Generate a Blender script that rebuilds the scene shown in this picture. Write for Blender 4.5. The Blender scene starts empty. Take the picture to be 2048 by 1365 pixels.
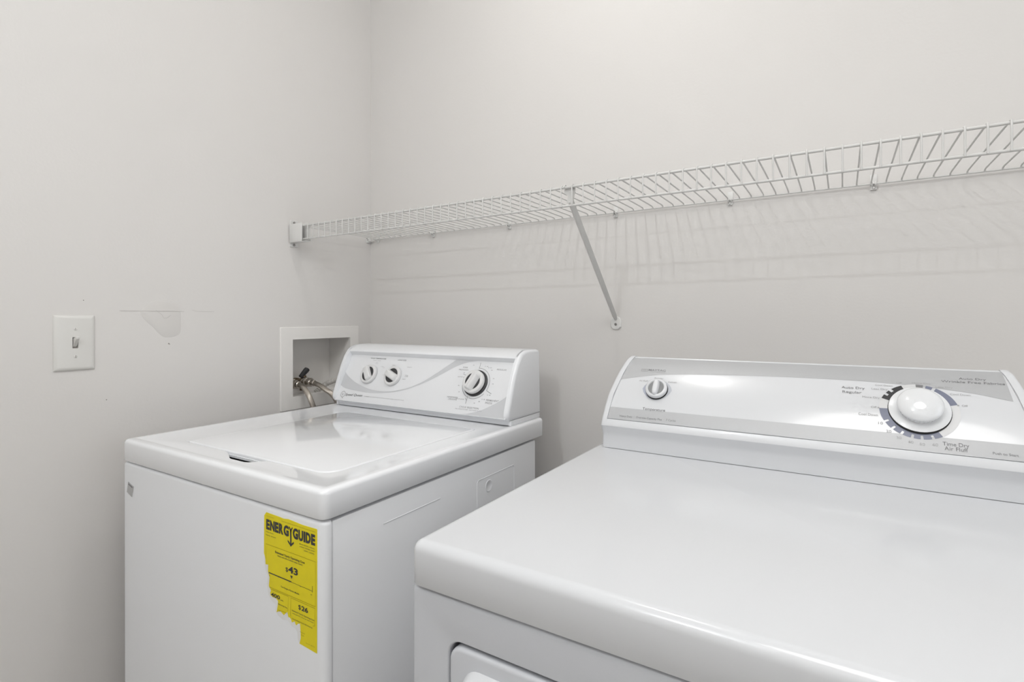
import bpy, bmesh, math, random
from math import sin, cos, pi, radians
from mathutils import Vector, Matrix
from mathutils.geometry import tessellate_polygon

# ---------------------------------------------------------------- scene, camera, light
SC = bpy.context.scene
COL = SC.collection
rnd = random.Random(7)

cam_d = bpy.data.cameras.new('camera')
cam = bpy.data.objects.new('camera', cam_d)
COL.objects.link(cam)
cam.location = (1.42817, -1.33556, 1.17146)
cam.rotation_mode = 'QUATERNION'
cam.rotation_quaternion = (Matrix.Rotation(0.557994, 3, 'Z') @ Matrix.Rotation(pi / 2, 3, 'X') @ Matrix.Rotation(-0.00162, 3, 'Z')).to_quaternion()
cam_d.sensor_fit = 'HORIZONTAL'
cam_d.sensor_width = 36.0
cam_d.lens = 1058.2 / 2048 * 36.0
cam_d.shift_y = -(682.5 - 635.71) / 2048
cam_d.clip_start = 0.02
SC.camera = cam

SC.view_settings.view_transform = 'Standard'
SC.view_settings.look = 'None'
SC.view_settings.gamma = 1.0
SC.view_settings.use_curve_mapping = False
SC.view_settings.exposure = -0.34

SC.cycles.use_adaptive_sampling = False
SC.cycles.use_denoising = True
SC.cycles.denoising_prefilter = 'ACCURATE'

W = bpy.data.worlds.new('world')
SC.world = W
W.use_nodes = True
W.node_tree.nodes['Background'].inputs[0].default_value = (0.9, 0.95, 1.0, 1)
W.node_tree.nodes['Background'].inputs[1].default_value = 0.3

LAMP_NEAR_E = 7.5
LAMP_FAR_E = 16
BOUNCE_MID_E = 14
SIDE_FILL_E = 10
LAMP_NEAR, LAMP_FAR, BOUNCE_MID = (0.93, -0.60, 2.385), (0.93, -1.975, 2.18), (1.62, -1.42, 2.418)
LAMP_C = (1.0, 0.985, 0.96)


def area(name, loc, rot, size, energy, col, shape='DISK'):
    d = bpy.data.lights.new(name, 'AREA')
    d.shape = shape
    d.size = size[0]
    if shape in ('RECTANGLE', 'ELLIPSE'):
        d.size_y = size[1]
    d.energy = energy
    d.color = col
    o = bpy.data.objects.new(name, d)
    o.location = loc
    o.rotation_euler = rot
    COL.objects.link(o)
    return o


def bulb(name, loc, r, energy, col=LAMP_C):
    d = bpy.data.lights.new(name, 'POINT')
    d.shadow_soft_size = r
    d.energy = energy
    d.color = col
    o = bpy.data.objects.new(name, d)
    o.location = loc
    COL.objects.link(o)


bulb('near_bulb', LAMP_NEAR, 0.040, LAMP_NEAR_E)
bulb('far_bulb', LAMP_FAR, 0.010, LAMP_FAR_E, (0.92, 0.965, 1.0))
area('bounce_disc', BOUNCE_MID, (0, 0, 0), (0.80,), BOUNCE_MID_E, LAMP_C, 'DISK')  # added disc standing in for flash bounced off the ceiling
area('side_fill', (3.02, -0.80, 1.40), (0, radians(90), 0), (1.5, 1.2), SIDE_FILL_E, (0.94, 0.97, 1.0), 'RECTANGLE')  # invented fill from the right, no real daylight source known there

# ---------------------------------------------------------------- materials
MATS = {}


def mat(name, col, rough=0.5, metal=0.0, coat=0.0, emit=None, spec=0.5, bump=None, mix=None):
    m = bpy.data.materials.new(name)
    m.use_nodes = True
    nt = m.node_tree
    b = nt.nodes['Principled BSDF']
    b.inputs['Base Color'].default_value = (*col, 1)
    b.inputs['Roughness'].default_value = rough
    b.inputs['Metallic'].default_value = metal
    b.inputs['Specular IOR Level'].default_value = spec
    b.inputs['Coat Weight'].default_value = coat
    b.inputs['Coat Roughness'].default_value = 0.06
    if emit:
        b.inputs['Emission Color'].default_value = (*emit[0], 1)
        b.inputs['Emission Strength'].default_value = emit[1]
    tc = nt.nodes.new('ShaderNodeTexCoord')
    if mix:                         # (scale, amount): faint procedural mottling
        n = nt.nodes.new('ShaderNodeTexNoise')
        n.inputs['Scale'].default_value = mix[0]
        n.inputs['Detail'].default_value = 4
        r = nt.nodes.new('ShaderNodeMapRange')
        r.inputs['To Min'].default_value = 1 - mix[1]
        r.inputs['To Max'].default_value = 1 + mix[1]
        v = nt.nodes.new('ShaderNodeVectorMath')
        v.operation = 'SCALE'
        v.inputs[0].default_value = col
        nt.links.new(tc.outputs['Object'], n.inputs['Vector'])
        nt.links.new(n.outputs['Fac'], r.inputs['Value'])
        nt.links.new(r.outputs['Result'], v.inputs['Scale'])
        nt.links.new(v.outputs['Vector'], b.inputs['Base Color'])
    if bump:                        # (scale, strength, distance)
        n = nt.nodes.new('ShaderNodeTexNoise')
        n.inputs['Scale'].default_value = bump[0]
        n.inputs['Detail'].default_value = 3
        p = nt.nodes.new('ShaderNodeBump')
        p.inputs['Strength'].default_value = bump[1]
        p.inputs['Distance'].default_value = bump[2]
        nt.links.new(tc.outputs['Object'], n.inputs['Vector'])
        nt.links.new(n.outputs['Fac'], p.inputs['Height'])
        nt.links.new(p.outputs['Normal'], b.inputs['Normal'])
    MATS[name] = m
    return m


WALL_C = (0.725, 0.705, 0.686)
mat('wall_paint', WALL_C, 0.62, spec=0.3, bump=(160, 0.10, 0.002), mix=(2.2, 0.012))
mat('patch_paint', (0.685, 0.665, 0.644), 0.45, spec=0.4, mix=(30, 0.02))
mat('scuff', (0.55, 0.53, 0.51), 0.6)
mat('pit', (0.30, 0.28, 0.26), 0.7)
mat('ceiling_paint', (0.86, 0.855, 0.84), 0.8, spec=0.2, bump=(120, 0.15, 0.002))
mat('floor_vinyl', (0.56, 0.53, 0.49), 0.45, mix=(3, 0.08))
mat('trim_paint', (0.75, 0.74, 0.72), 0.4)
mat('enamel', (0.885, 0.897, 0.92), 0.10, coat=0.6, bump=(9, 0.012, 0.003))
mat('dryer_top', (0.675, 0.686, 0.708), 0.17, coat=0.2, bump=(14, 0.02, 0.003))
mat('dryer_paint_shaded', (0.60, 0.613, 0.645), 0.32, bump=(260, 0.05, 0.0006))  # darker and bluer than the top: front shade put into the colour
mat('enamel_side', (0.845, 0.857, 0.88), 0.32, bump=(260, 0.05, 0.0006))  # lowered below the top enamel, so some front shade is in the colour
mat('plastic', (0.85, 0.862, 0.885), 0.28, coat=0.2)
mat('panel_plastic', (0.82, 0.83, 0.85), 0.20, coat=0.25)
mat('dryer_panel', (0.70, 0.71, 0.73), 0.17, coat=0.3)
mat('dryer_plastic', (0.72, 0.73, 0.75), 0.28, coat=0.2)
mat('knob_plastic', (0.74, 0.74, 0.74), 0.33)
mat('dial_plastic', (0.79, 0.80, 0.815), 0.12, coat=0.6)
mat('silver_print', (0.47, 0.475, 0.485), 0.42, metal=0.12, mix=(300, 0.02))
mat('pale_print', (0.68, 0.68, 0.685), 0.35)
mat('swoosh_print', (0.60, 0.61, 0.63), 0.3)
mat('blue_print', (0.185, 0.20, 0.27), 0.4)
mat('black_print', (0.03, 0.03, 0.033), 0.45)
mat('grey_text', (0.20, 0.20, 0.205), 0.5)
mat('light_text', (0.38, 0.38, 0.385), 0.5)
mat('dark_gap', (0.02, 0.02, 0.02), 0.7)
mat('dark_plastic', (0.035, 0.035, 0.038), 0.5)
mat('grey_plastic', (0.24, 0.245, 0.25), 0.35)
mat('yellow_label', (0.79, 0.665, 0.0), 0.5, mix=(60, 0.05))
mat('yellow_edge', (0.50, 0.35, 0.0), 0.5)
mat('label_rule', (0.30, 0.23, 0.0), 0.5)
mat('torn_paper', (0.80, 0.80, 0.79), 0.75, mix=(90, 0.03))
mat('wire_vinyl', (0.64, 0.635, 0.62), 0.35)
mat('brace_vinyl', (0.62, 0.615, 0.60), 0.4)
mat('clip_plastic', (0.74, 0.735, 0.72), 0.35)
mat('screw_steel', (0.30, 0.29, 0.28), 0.35, metal=0.8)
mat('box_plastic', (0.83, 0.81, 0.785), 0.45)
mat('brass', (0.24, 0.18, 0.11), 0.34, metal=1.0)
mat('nut_steel', (0.62, 0.58, 0.53), 0.22, metal=1.0)
mat('switch_plastic', (0.72, 0.71, 0.685), 0.32)
mat('badge', (0.50, 0.50, 0.50), 0.35, metal=0.4)
mat('lamp_base', (0.75, 0.75, 0.74), 0.4)
mat('corrugated', (0.60, 0.58, 0.55), 0.4)


def braid_material():
    m = mat('braided_steel', (0.50, 0.46, 0.41), 0.32, metal=1.0)
    nt = m.node_tree
    b = nt.nodes['Principled BSDF']
    tc = nt.nodes.new('ShaderNodeTexCoord')
    w = nt.nodes.new('ShaderNodeTexWave')
    w.wave_type = 'BANDS'
    w.bands_direction = 'DIAGONAL'
    w.inputs['Scale'].default_value = 260
    p = nt.nodes.new('ShaderNodeBump')
    p.inputs['Strength'].default_value = 0.5
    p.inputs['Distance'].default_value = 0.0006
    nt.links.new(tc.outputs['Object'], w.inputs['Vector'])
    nt.links.new(w.outputs['Fac'], p.inputs['Height'])
    nt.links.new(p.outputs['Normal'], b.inputs['Normal'])


braid_material()

# ---------------------------------------------------------------- mesh helpers


class MB:
    """collects geometry, then links it as one mesh object"""

    def __init__(self):
        self.bm = bmesh.new()
        self.mats = []

    def mi(self, name):
        if name not in self.mats:
            self.mats.append(name)
        return self.mats.index(name)

    def face(self, vs, m):
        try:
            f = self.bm.faces.new(vs)
        except ValueError:
            return None
        f.material_index = self.mi(m)
        f.smooth = True
        return f

    def loft(self, loops, m, closed=True, cap0=True, cap1=True):
        rings = [[self.bm.verts.new(p) for p in lp] for lp in loops]
        n = len(rings[0])
        for a, b in zip(rings, rings[1:]):
            for i in range(n if closed else n - 1):
                j = (i + 1) % n
                self.face([a[i], a[j], b[j], b[i]], m)
        if cap0:
            self.face(list(reversed(rings[0])), m)
        if cap1:
            self.face(rings[-1], m)
        return rings

    def poly(self, pts, m, holes=()):
        """flat polygon with holes, tessellated"""
        loops = [[Vector(p) for p in pts]] + [[Vector(p) for p in h] for h in holes]
        tris = tessellate_polygon(loops)
        flat = [self.bm.verts.new(p) for lp in loops for p in lp]
        for t in tris:
            self.face([flat[i] for i in t], m)

    def prism(self, pts, offset, m):
        """closed prism: polygon pts swept by offset vector"""
        o = Vector(offset)
        self.loft([[Vector(p) for p in pts], [Vector(p) + o for p in pts]], m)

    def box(self, x0, x1, y0, y1, z0, z1, m, bev=0.0, seg=2):
        r = bmesh.ops.create_cube(self.bm, size=1.0)
        vs = r['verts']
        for v in vs:
            v.co = Vector((x0 + (v.co.x + .5) * (x1 - x0), y0 + (v.co.y + .5) * (y1 - y0), z0 + (v.co.z + .5) * (z1 - z0)))
        fs = set(f for v in vs for f in v.link_faces)
        for f in fs:
            f.material_index = self.mi(m)
            f.smooth = True
        if bev:
            es = list(set(e for v in vs for e in v.link_edges))
            r = bmesh.ops.bevel(self.bm, geom=es, offset=bev, segments=seg, profile=0.5, affect='EDGES')
            for f in r['faces']:
                f.material_index = self.mi(m)
                f.smooth = True

    def tube(self, path, r, m, n=10, caps=True):
        path = [Vector(p) for p in path]
        rr = r if isinstance(r, (list, tuple)) else [r] * len(path)
        loops = []
        up = None
        for i, p in enumerate(path):
            t = (path[min(i + 1, len(path) - 1)] - path[max(i - 1, 0)]).normalized()
            if up is None:
                up = Vector((0, 0, 1)) if abs(t.z) < .9 else Vector((1, 0, 0))
            a = t.cross(up).normalized()
            up = a.cross(t).normalized()
            loops.append([p + (a * cos(2 * pi * k / n) + up * sin(2 * pi * k / n)) * rr[i] for k in range(n)])
        self.loft(loops, m, cap0=caps, cap1=caps)

    def lathe(self, prof, frame, m, n=40, mats=None):
        """prof: (radius, height) list; frame: 4x4 with z as axis"""
        rings = []
        for r, h in prof:
            rings.append([frame @ Vector((r * cos(2 * pi * k / n), r * sin(2 * pi * k / n), h)) for k in range(n)])
        vr = [[self.bm.verts.new(p) for p in lp] for lp in rings]
        for q, (a, b) in enumerate(zip(vr, vr[1:])):
            mm = mats[q] if mats else m
            for i in range(n):
                j = (i + 1) % n
                self.face([a[i], a[j], b[j], b[i]], mm)
        self.face(list(reversed(vr[0])), mats[0] if mats else m)
        self.face(vr[-1], mats[-1] if mats else m)

    def build(self, name, parent=None, angle=32, mw=None, normals=True):
        bm = self.bm
        if normals:
            bmesh.ops.recalc_face_normals(bm, faces=bm.faces)
        me = bpy.data.meshes.new(name)
        bm.to_mesh(me)
        bm.free()
        for m in self.mats:
            me.materials.append(MATS[m])
        o = bpy.data.objects.new(name, me)
        COL.objects.link(o)
        if parent:
            o.parent = parent
            pw = Vector(parent['_w'])
            me.transform(Matrix.Translation(-pw))
        if angle is not None:
            me.set_sharp_from_angle(angle=radians(angle))
        o['_w'] = tuple(parent['_w']) if parent else (0, 0, 0)
        return o


def thing(name, label, cat, loc=(0, 0, 0), group=None):
    o = bpy.data.objects.new(name, None)
    o.empty_display_size = 0.05
    COL.objects.link(o)
    o.location = loc
    o['label'] = label
    o['category'] = cat
    if group:
        o['group'] = group
    o['_w'] = tuple(loc)
    return o


def tag(o, label, cat, group=None):
    o['label'] = label
    o['category'] = cat
    if group:
        o['group'] = group
    return o


def struct(o):
    o['kind'] = 'structure'
    return o


def rrect(x0, x1, y0, y1, r, n=6):
    """rounded rectangle (counter-clockwise); r may be 4 radii: (x0y0, x1y0, x1y1, x0y1)"""
    if not isinstance(r, (list, tuple)):
        r = (r, r, r, r)
    out = []
    for (cx, cy, sx, sy, a0), q in zip(((x0, y0, 1, 1, 180), (x1, y0, -1, 1, 270), (x1, y1, -1, -1, 0), (x0, y1, 1, -1, 90)), r):
        q = max(q, 1e-5)
        for k in range(n + 1):
            a = radians(a0 + 90 * k / n)
            out.append((cx + sx * q + q * cos(a), cy + sy * q + q * sin(a)))
    return out


def spline(pts, n=8):
    """Catmull-Rom through points"""
    P = [Vector(p) for p in pts]
    P = [2 * P[0] - P[1]] + P + [2 * P[-1] - P[-2]]
    out = []
    for i in range(1, len(P) - 2):
        for k in range(n):
            t = k / n
            a, b, c, d = P[i - 1], P[i], P[i + 1], P[i + 2]
            out.append(0.5 * ((2 * b) + (c - a) * t + (2 * a - 5 * b + 4 * c - d) * t * t + (3 * b - a - 3 * c + d) * t ** 3))
    out.append(P[-2])
    return out


# ---- lettering: strings fitted to a box on a surface, all turned to mesh in one pass
class Lettering:
    def __init__(self):
        self.items = []

    def add(self, text, u0, u1, v, h, m, bold=0.0, slant=0.0, v1=None):
        """baseline from (u0, v) to (u1, v1), cap height h"""
        c = bpy.data.curves.new('txt', 'FONT')
        c.body = text
        c.size = 1.0
        c.offset = bold
        c.shear = slant
        c.resolution_u = 3
        o = bpy.data.objects.new('txt', c)
        COL.objects.link(o)
        self.items.append((o, u0, u1, v, h, m, v if v1 is None else v1))

    def build(self, name, surf, parent, lift=0.0004, extra=None, label=None):
        bpy.context.view_layer.update()
        dg = bpy.context.evaluated_depsgraph_get()
        mb = MB()
        for o, u0, u1, v, h, m, v1 in self.items:
            me = o.evaluated_get(dg).to_mesh()
            if not len(me.vertices):
                continue
            xs = [p.co.x for p in me.vertices]
            a, b = min(xs), max(xs)
            vs = []
            for p in me.vertices:
                k = (p.co.x - a) / (b - a)
                P, N = surf(u0 + k * (u1 - u0), v + k * (v1 - v) + p.co.y / 0.729 * h)
                vs.append(mb.bm.verts.new(P + N * lift))
            for f in me.polygons:
                mb.face([vs[i] for i in f.vertices], m)
            o.evaluated_get(dg).to_mesh_clear()
        if extra:
            extra(mb)
        for o, *_ in self.items:
            c = o.data
            bpy.data.objects.remove(o)
            bpy.data.curves.remove(c)
        ob = mb.build(name, parent, angle=None, normals=False)
        # all print faces its surface normal
        if label:
            ob['label'] = label
        return ob


def ribbon(mb, surf, pts, w, m, lift=0.0004):
    """thin printed line along (u,v) points"""
    P = [Vector(p) for p in pts]
    L = []
    for i, p in enumerate(P):
        t = (P[min(i + 1, len(P) - 1)] - P[max(i - 1, 0)]).normalized()
        n = Vector((-t.y, t.x)) * (w / 2)
        row = []
        for q in (p - n, p + n):
            S, N = surf(q.x, q.y)
            row.append(mb.bm.verts.new(S + N * lift))
        L.append(row)
    for a, b in zip(L, L[1:]):
        mb.face([a[0], b[0], b[1], a[1]], m)


def band(mb, surf, lower, upper, m, lift):
    """printed area between two (u,v) polylines of equal length, subdivided across to follow a curved surface"""
    K = 6
    rows = []
    for (a, b) in zip(lower, upper):
        row = []
        for k in range(K + 1):
            t = k / K
            S, N = surf(a[0] + (b[0] - a[0]) * t, a[1] + (b[1] - a[1]) * t)
            row.append(mb.bm.verts.new(S + N * lift))
        rows.append(row)
    for a, b in zip(rows, rows[1:]):
        for k in range(K):
            mb.face([a[k], b[k], b[k + 1], a[k + 1]], m)


def arc_band(mb, surf, c, r0, r1, a0, a1, m, lift, n=None, ky=1.0):
    n = n or max(2, int(abs(a1 - a0) / 4))
    A = [radians(a0 + (a1 - a0) * k / n) for k in range(n + 1)]
    band(mb, surf, [(c[0] + r0 * cos(a), c[1] + ky * r0 * sin(a)) for a in A], [(c[0] + r1 * cos(a), c[1] + ky * r1 * sin(a)) for a in A], m, lift)


# ---------------------------------------------------------------- the room
RX1, RY0, RZ1 = 3.00, -2.10, 2.44


def wall_left():
    mb = MB()
    outer = [(0, RY0, 0), (0, 0, 0), (0, 0, RZ1), (0, RY0, RZ1)]
    hole = [(0, -0.330, 0.915), (0, -0.088, 0.915), (0, -0.088, 1.118), (0, -0.330, 1.118)]
    mb.poly(outer, 'wall_paint', [hole])
    back = [(-0.13, y, z) for _, y, z in hole]
    mb.loft([hole, back], 'wall_paint', cap0=False, cap1=True)
    o = struct(mb.build('wall_left', angle=30, normals=False))
    # face the room
    me = o.data
    bm = bmesh.new()
    bm.from_mesh(me)
    for f in bm.faces:
        if abs(f.normal.x) > .9 and f.normal.x < 0:
            f.normal_flip()
    bm.to_mesh(me)
    bm.free()
    return o


WL = wall_left()


def slab(name, x0, x1, y0, y1, z0, z1, m):
    mb = MB()
    mb.box(x0, x1, y0, y1, z0, z1, m)
    return struct(mb.build(name))


slab('wall_back', -0.13, RX1 + .1, 0, 0.1, 0, RZ1, 'wall_paint')


def wall_right():
    # with an opening made up to let the side fill in
    mb = MB()
    mb.box(RX1, RX1 + .1, RY0, -1.42, 0, RZ1, 'wall_paint')
    mb.box(RX1, RX1 + .1, -0.18, 0, 0, RZ1, 'wall_paint')
    mb.box(RX1, RX1 + .1, -1.42, -0.18, 0, 0.63, 'wall_paint')
    mb.box(RX1, RX1 + .1, -1.42, -0.18, 2.17, RZ1, 'wall_paint')
    struct(mb.build('wall_right'))
    mb = MB()
    for a in ((-1.42, -1.38, 0.63, 2.17), (-0.22, -0.18, 0.63, 2.17), (-1.38, -0.22, 0.63, 0.67), (-1.38, -0.22, 2.13, 2.17)):
        mb.box(RX1 - .012, RX1 + .05, *a, 'trim_paint', .003)
    struct(mb.build('fill_opening_frame'))  # made-up frame round the side fill opening


wall_right()
slab('floor', -0.13, RX1 + .1, RY0 - .1, 0.1, -0.1, 0, 'floor_vinyl')
slab('ceiling', -0.13, RX1 + .1, RY0 - .1, 0.1, RZ1, RZ1 + .1, 'ceiling_paint')


slab('wall_front', -0.13, RX1 + .1, RY0 - .1, RY0, 0, RZ1, 'wall_paint')
slab('door_1', 1.20, 2.02, RY0, RY0 + .02, 0.005, 2.03, 'trim_paint')
slab('baseboard_left', 0, 0.014, RY0, 0, 0, 0.09, 'trim_paint')
slab('baseboard_back', 0.014, RX1, -0.014, 0, 0, 0.09, 'trim_paint')


def wall_marks():
    """the old repair on the left wall: a smooth patch of filler, the hairline joint through it and a few pits"""
    S = lambda u, v: (Vector((0, u, v)), Vector((1, 0, 0)))
    pts = [(-0.726, 1.196), (-0.714, 1.208), (-0.695, 1.214), (-0.668, 1.212), (-0.648, 1.203), (-0.640, 1.186), (-0.640, 1.160), (-0.641, 1.136),
           (-0.652, 1.126), (-0.676, 1.124), (-0.690, 1.133), (-0.704, 1.150), (-0.722, 1.168), (-0.730, 1.183)]
    mb = MB()
    q = [Vector((0, p[0], p[1])) for p in pts]
    q = [v for v in spline(q + [q[0]], 4)][:-1]
    c = Vector((0, -0.682, 1.17))
    mb.loft([[v for v in q], [c + (v - c) * 0.955 + Vector((0.0007, 0, 0)) for v in q]], 'patch_paint', cap0=False)
    o = mb.build('wall_patch', None, angle=60)
    ribs = MB()
    ribbon(ribs, S, [(-0.775, 1.1892), (-0.74, 1.1890), (-0.70, 1.1886), (-0.655, 1.1889), (-0.632, 1.1884)], 0.0008, 'scuff', 0.0012)
    ribbon(ribs, S, [(-0.612, 1.1925), (-0.602, 1.1893), (-0.585, 1.1888), (-0.555, 1.1889)], 0.0007, 'scuff', 0.0006)
    ribbon(ribs, S, [(-0.698, 1.191), (-0.684, 1.180), (-0.680, 1.172), (-0.672, 1.172), (-0.664, 1.179)], 0.0008, 'scuff', 0.0012)
    c2 = ribs.build('wall_scratch', None, angle=None, normals=False)
    pit = MB()
    for y, z, r in ((-0.668, 1.108, 0.0017), (-0.666, 1.1065, 0.0011), (-0.843, 1.2115, 0.0011), (-0.99, 1.86, 0.001), (-0.80, 0.985, 0.0013)):
        fr = Matrix.Translation((0.0002, y, z)) @ Matrix.Rotation(pi / 2, 4, 'Y')
        pit.lathe([(r, 0), (r * .6, 0.0004)], fr, 'pit', 8)
    c3 = pit.build('wall_pit', None, angle=None)
    for o_ in (o, c2, c3):
        o_.parent = WL


wall_marks()


# ---------------------------------------------------------------- washing machine
WX0, WX1, WYF, WYB, WZ = 0.1251, 0.7761, -0.8191, -0.1336, 0.9140


def lid_outline(off=0.0, notch=False):
    x0, x1, y0, y1 = 0.2667 - off, 0.7105 + off, -0.7570 - off, -0.3430 + off
    pts = rrect(x0, x1, y0, y1, (0.004 + off, 0.034 + off, 0.012 + off, 0.030 + off), 8)
    if notch:
        nt = [(0.4060, y0), (0.4180, y0 - 0.001), (0.4420, -0.7700), (0.4680, -0.7830), (0.4760, -0.7855), (0.5180, -0.7855), (0.5255, -0.7830), (0.5380, -0.7690), (0.5470, y0 - 0.001), (0.5560, y0)]
        pts = pts[:9] + nt + pts[9:]
    return pts


def build_washer():
    W_ = thing('washing_machine', 'white top-loading washing machine with a torn yellow energy label, in the corner', 'washing machine', ((WX0 + WX1) / 2, (WYF + WYB) / 2, 0))
    # --- top cover
    mb = MB()
    loops = []
    R = 0.014

    def ring(inset, z):
        loops.append([(x, y, z) for x, y in rrect(WX0 + inset, WX1 - inset, WYF + inset, WYB - inset, max(R - inset, 0.003), 6)])
    ring(0.016, 0.8715)
    ring(0.003, 0.8700)
    ring(0.0008, 0.8696)
    ring(0.0, 0.8706)
    ring(0.0, 0.9060)
    for k in range(1, 7):
        a = radians(90 * k / 6)
        ring(0.008 * (1 - cos(a)), 0.9060 + 0.008 * sin(a))
    ring(0.016, 0.9141)
    ring(0.021, 0.9131)
    rings = mb.loft(loops, 'enamel', cap0=True, cap1=False)
    hole = [(x, y, 0.9131) for x, y in lid_outline(0.0018, True)]
    mb.poly(loops[-1], 'enamel', [hole])
    # rolled edge of the lid opening and the well below
    h1 = [(x, y, 0.9122) for x, y in lid_outline(0.0012, True)]
    h2 = [(x, y, 0.9000) for x, y in lid_outline(0.0012, True)]
    mb.loft([hole, h1, h2], 'enamel', cap0=False, cap1=False)
    mb.poly(h2, 'dark_gap')
    bmesh.ops.remove_doubles(mb.bm, verts=mb.bm.verts, dist=1e-5)
    mb.build('top_cover', W_, angle=40)
    # --- lid
    mb = MB()
    prof = [(-0.0010, 0.9035), (-0.0010, 0.9078), (0.0010, 0.9080), (0.0010, 0.9112)] + [(0.0010 + 0.003 * (1 - cos(radians(a))), 0.9112 + 0.0030 * sin(radians(a))) for a in (30, 60, 90)]
    mb.loft([[(x, y, z) for x, y in lid_outline(-i)] for i, z in prof], 'enamel')
    mb.build('lid', W_, angle=40)
    # --- cabinet shell and front panel
    mb = MB()
    mb.box(WX0 + .002, 0.7735, -0.8008, -0.1765, 0.02, 0.8640, 'enamel_side', 0.003)
    # embossed stiffening ribs, knock-out square and dimple on the right side
    for path in ([(0.7737, -0.6955, 0.8250), (0.7737, -0.548, 0.8250)],
                 [(0.7737, -0.4271, 0.70), (0.7737, -0.4271, 0.8210), (0.7737, -0.4225, 0.8262), (0.7737, -0.2835, 0.8262), (0.7737, -0.2788, 0.8210), (0.7737, -0.2788, 0.70)]):
        mb.tube(path, 0.0007, 'enamel_side', 8)
    mb.lathe([(0.0135, 0), (0.0125, 0.0008), (0.0105, 0.0008), (0.0095, 0.0002)], Matrix.Translation((0.7735, -0.3830, 0.8045)) @ Matrix.Rotation(pi / 2, 4, 'Y'), 'enamel_side', 24)
    mb.build('cabinet', W_, angle=35)
    mb = MB()
    fl = []

    def pring(ins, z):
        fl.append([(x, y, z) for x, y in rrect(WX0 - .0025 + ins, 0.7745 - ins, -0.8170 + ins, -0.8022, (0.012, 0.012, 0.0005, 0.0005), 6)])
    pring(0.0, 0.10)
    pring(0.0, 0.8590)
    for k in range(1, 6):
        a = radians(90 * k / 5)
        pring(0.006 * (1 - cos(a)), 0.8590 + 0.0075 * sin(a))
    mb.loft(fl, 'enamel_side')
    mb.build('front_panel', W_, angle=35)
    mb = MB()
    mb.box(WX0 + .03, WX1 - .03, -0.79, -0.20, 0.0, 0.10, 'dark_plastic', 0.004)
    mb.build('base', W_)
    # --- small tilted square badge, top left of the front
    mb = MB()
    mb.prism([(0.1498, -0.8170, 0.8262), (0.1738, -0.8170, 0.8198), (0.1662, -0.8170, 0.7968), (0.1438, -0.8170, 0.8039)], (0, -0.0009, 0), 'badge')
    mb.prism([(0.1520, -0.8179, 0.8236), (0.1700, -0.8179, 0.8186), (0.1688, -0.8179, 0.8160), (0.1512, -0.8179, 0.8208)], (0, -0.0004, 0), 'grey_text')
    mb.build('badge', W_, angle=30)['label'] = 'small tilted grey square badge'
    energy_label(W_)
    washer_console(W_)
    return W_


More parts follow.
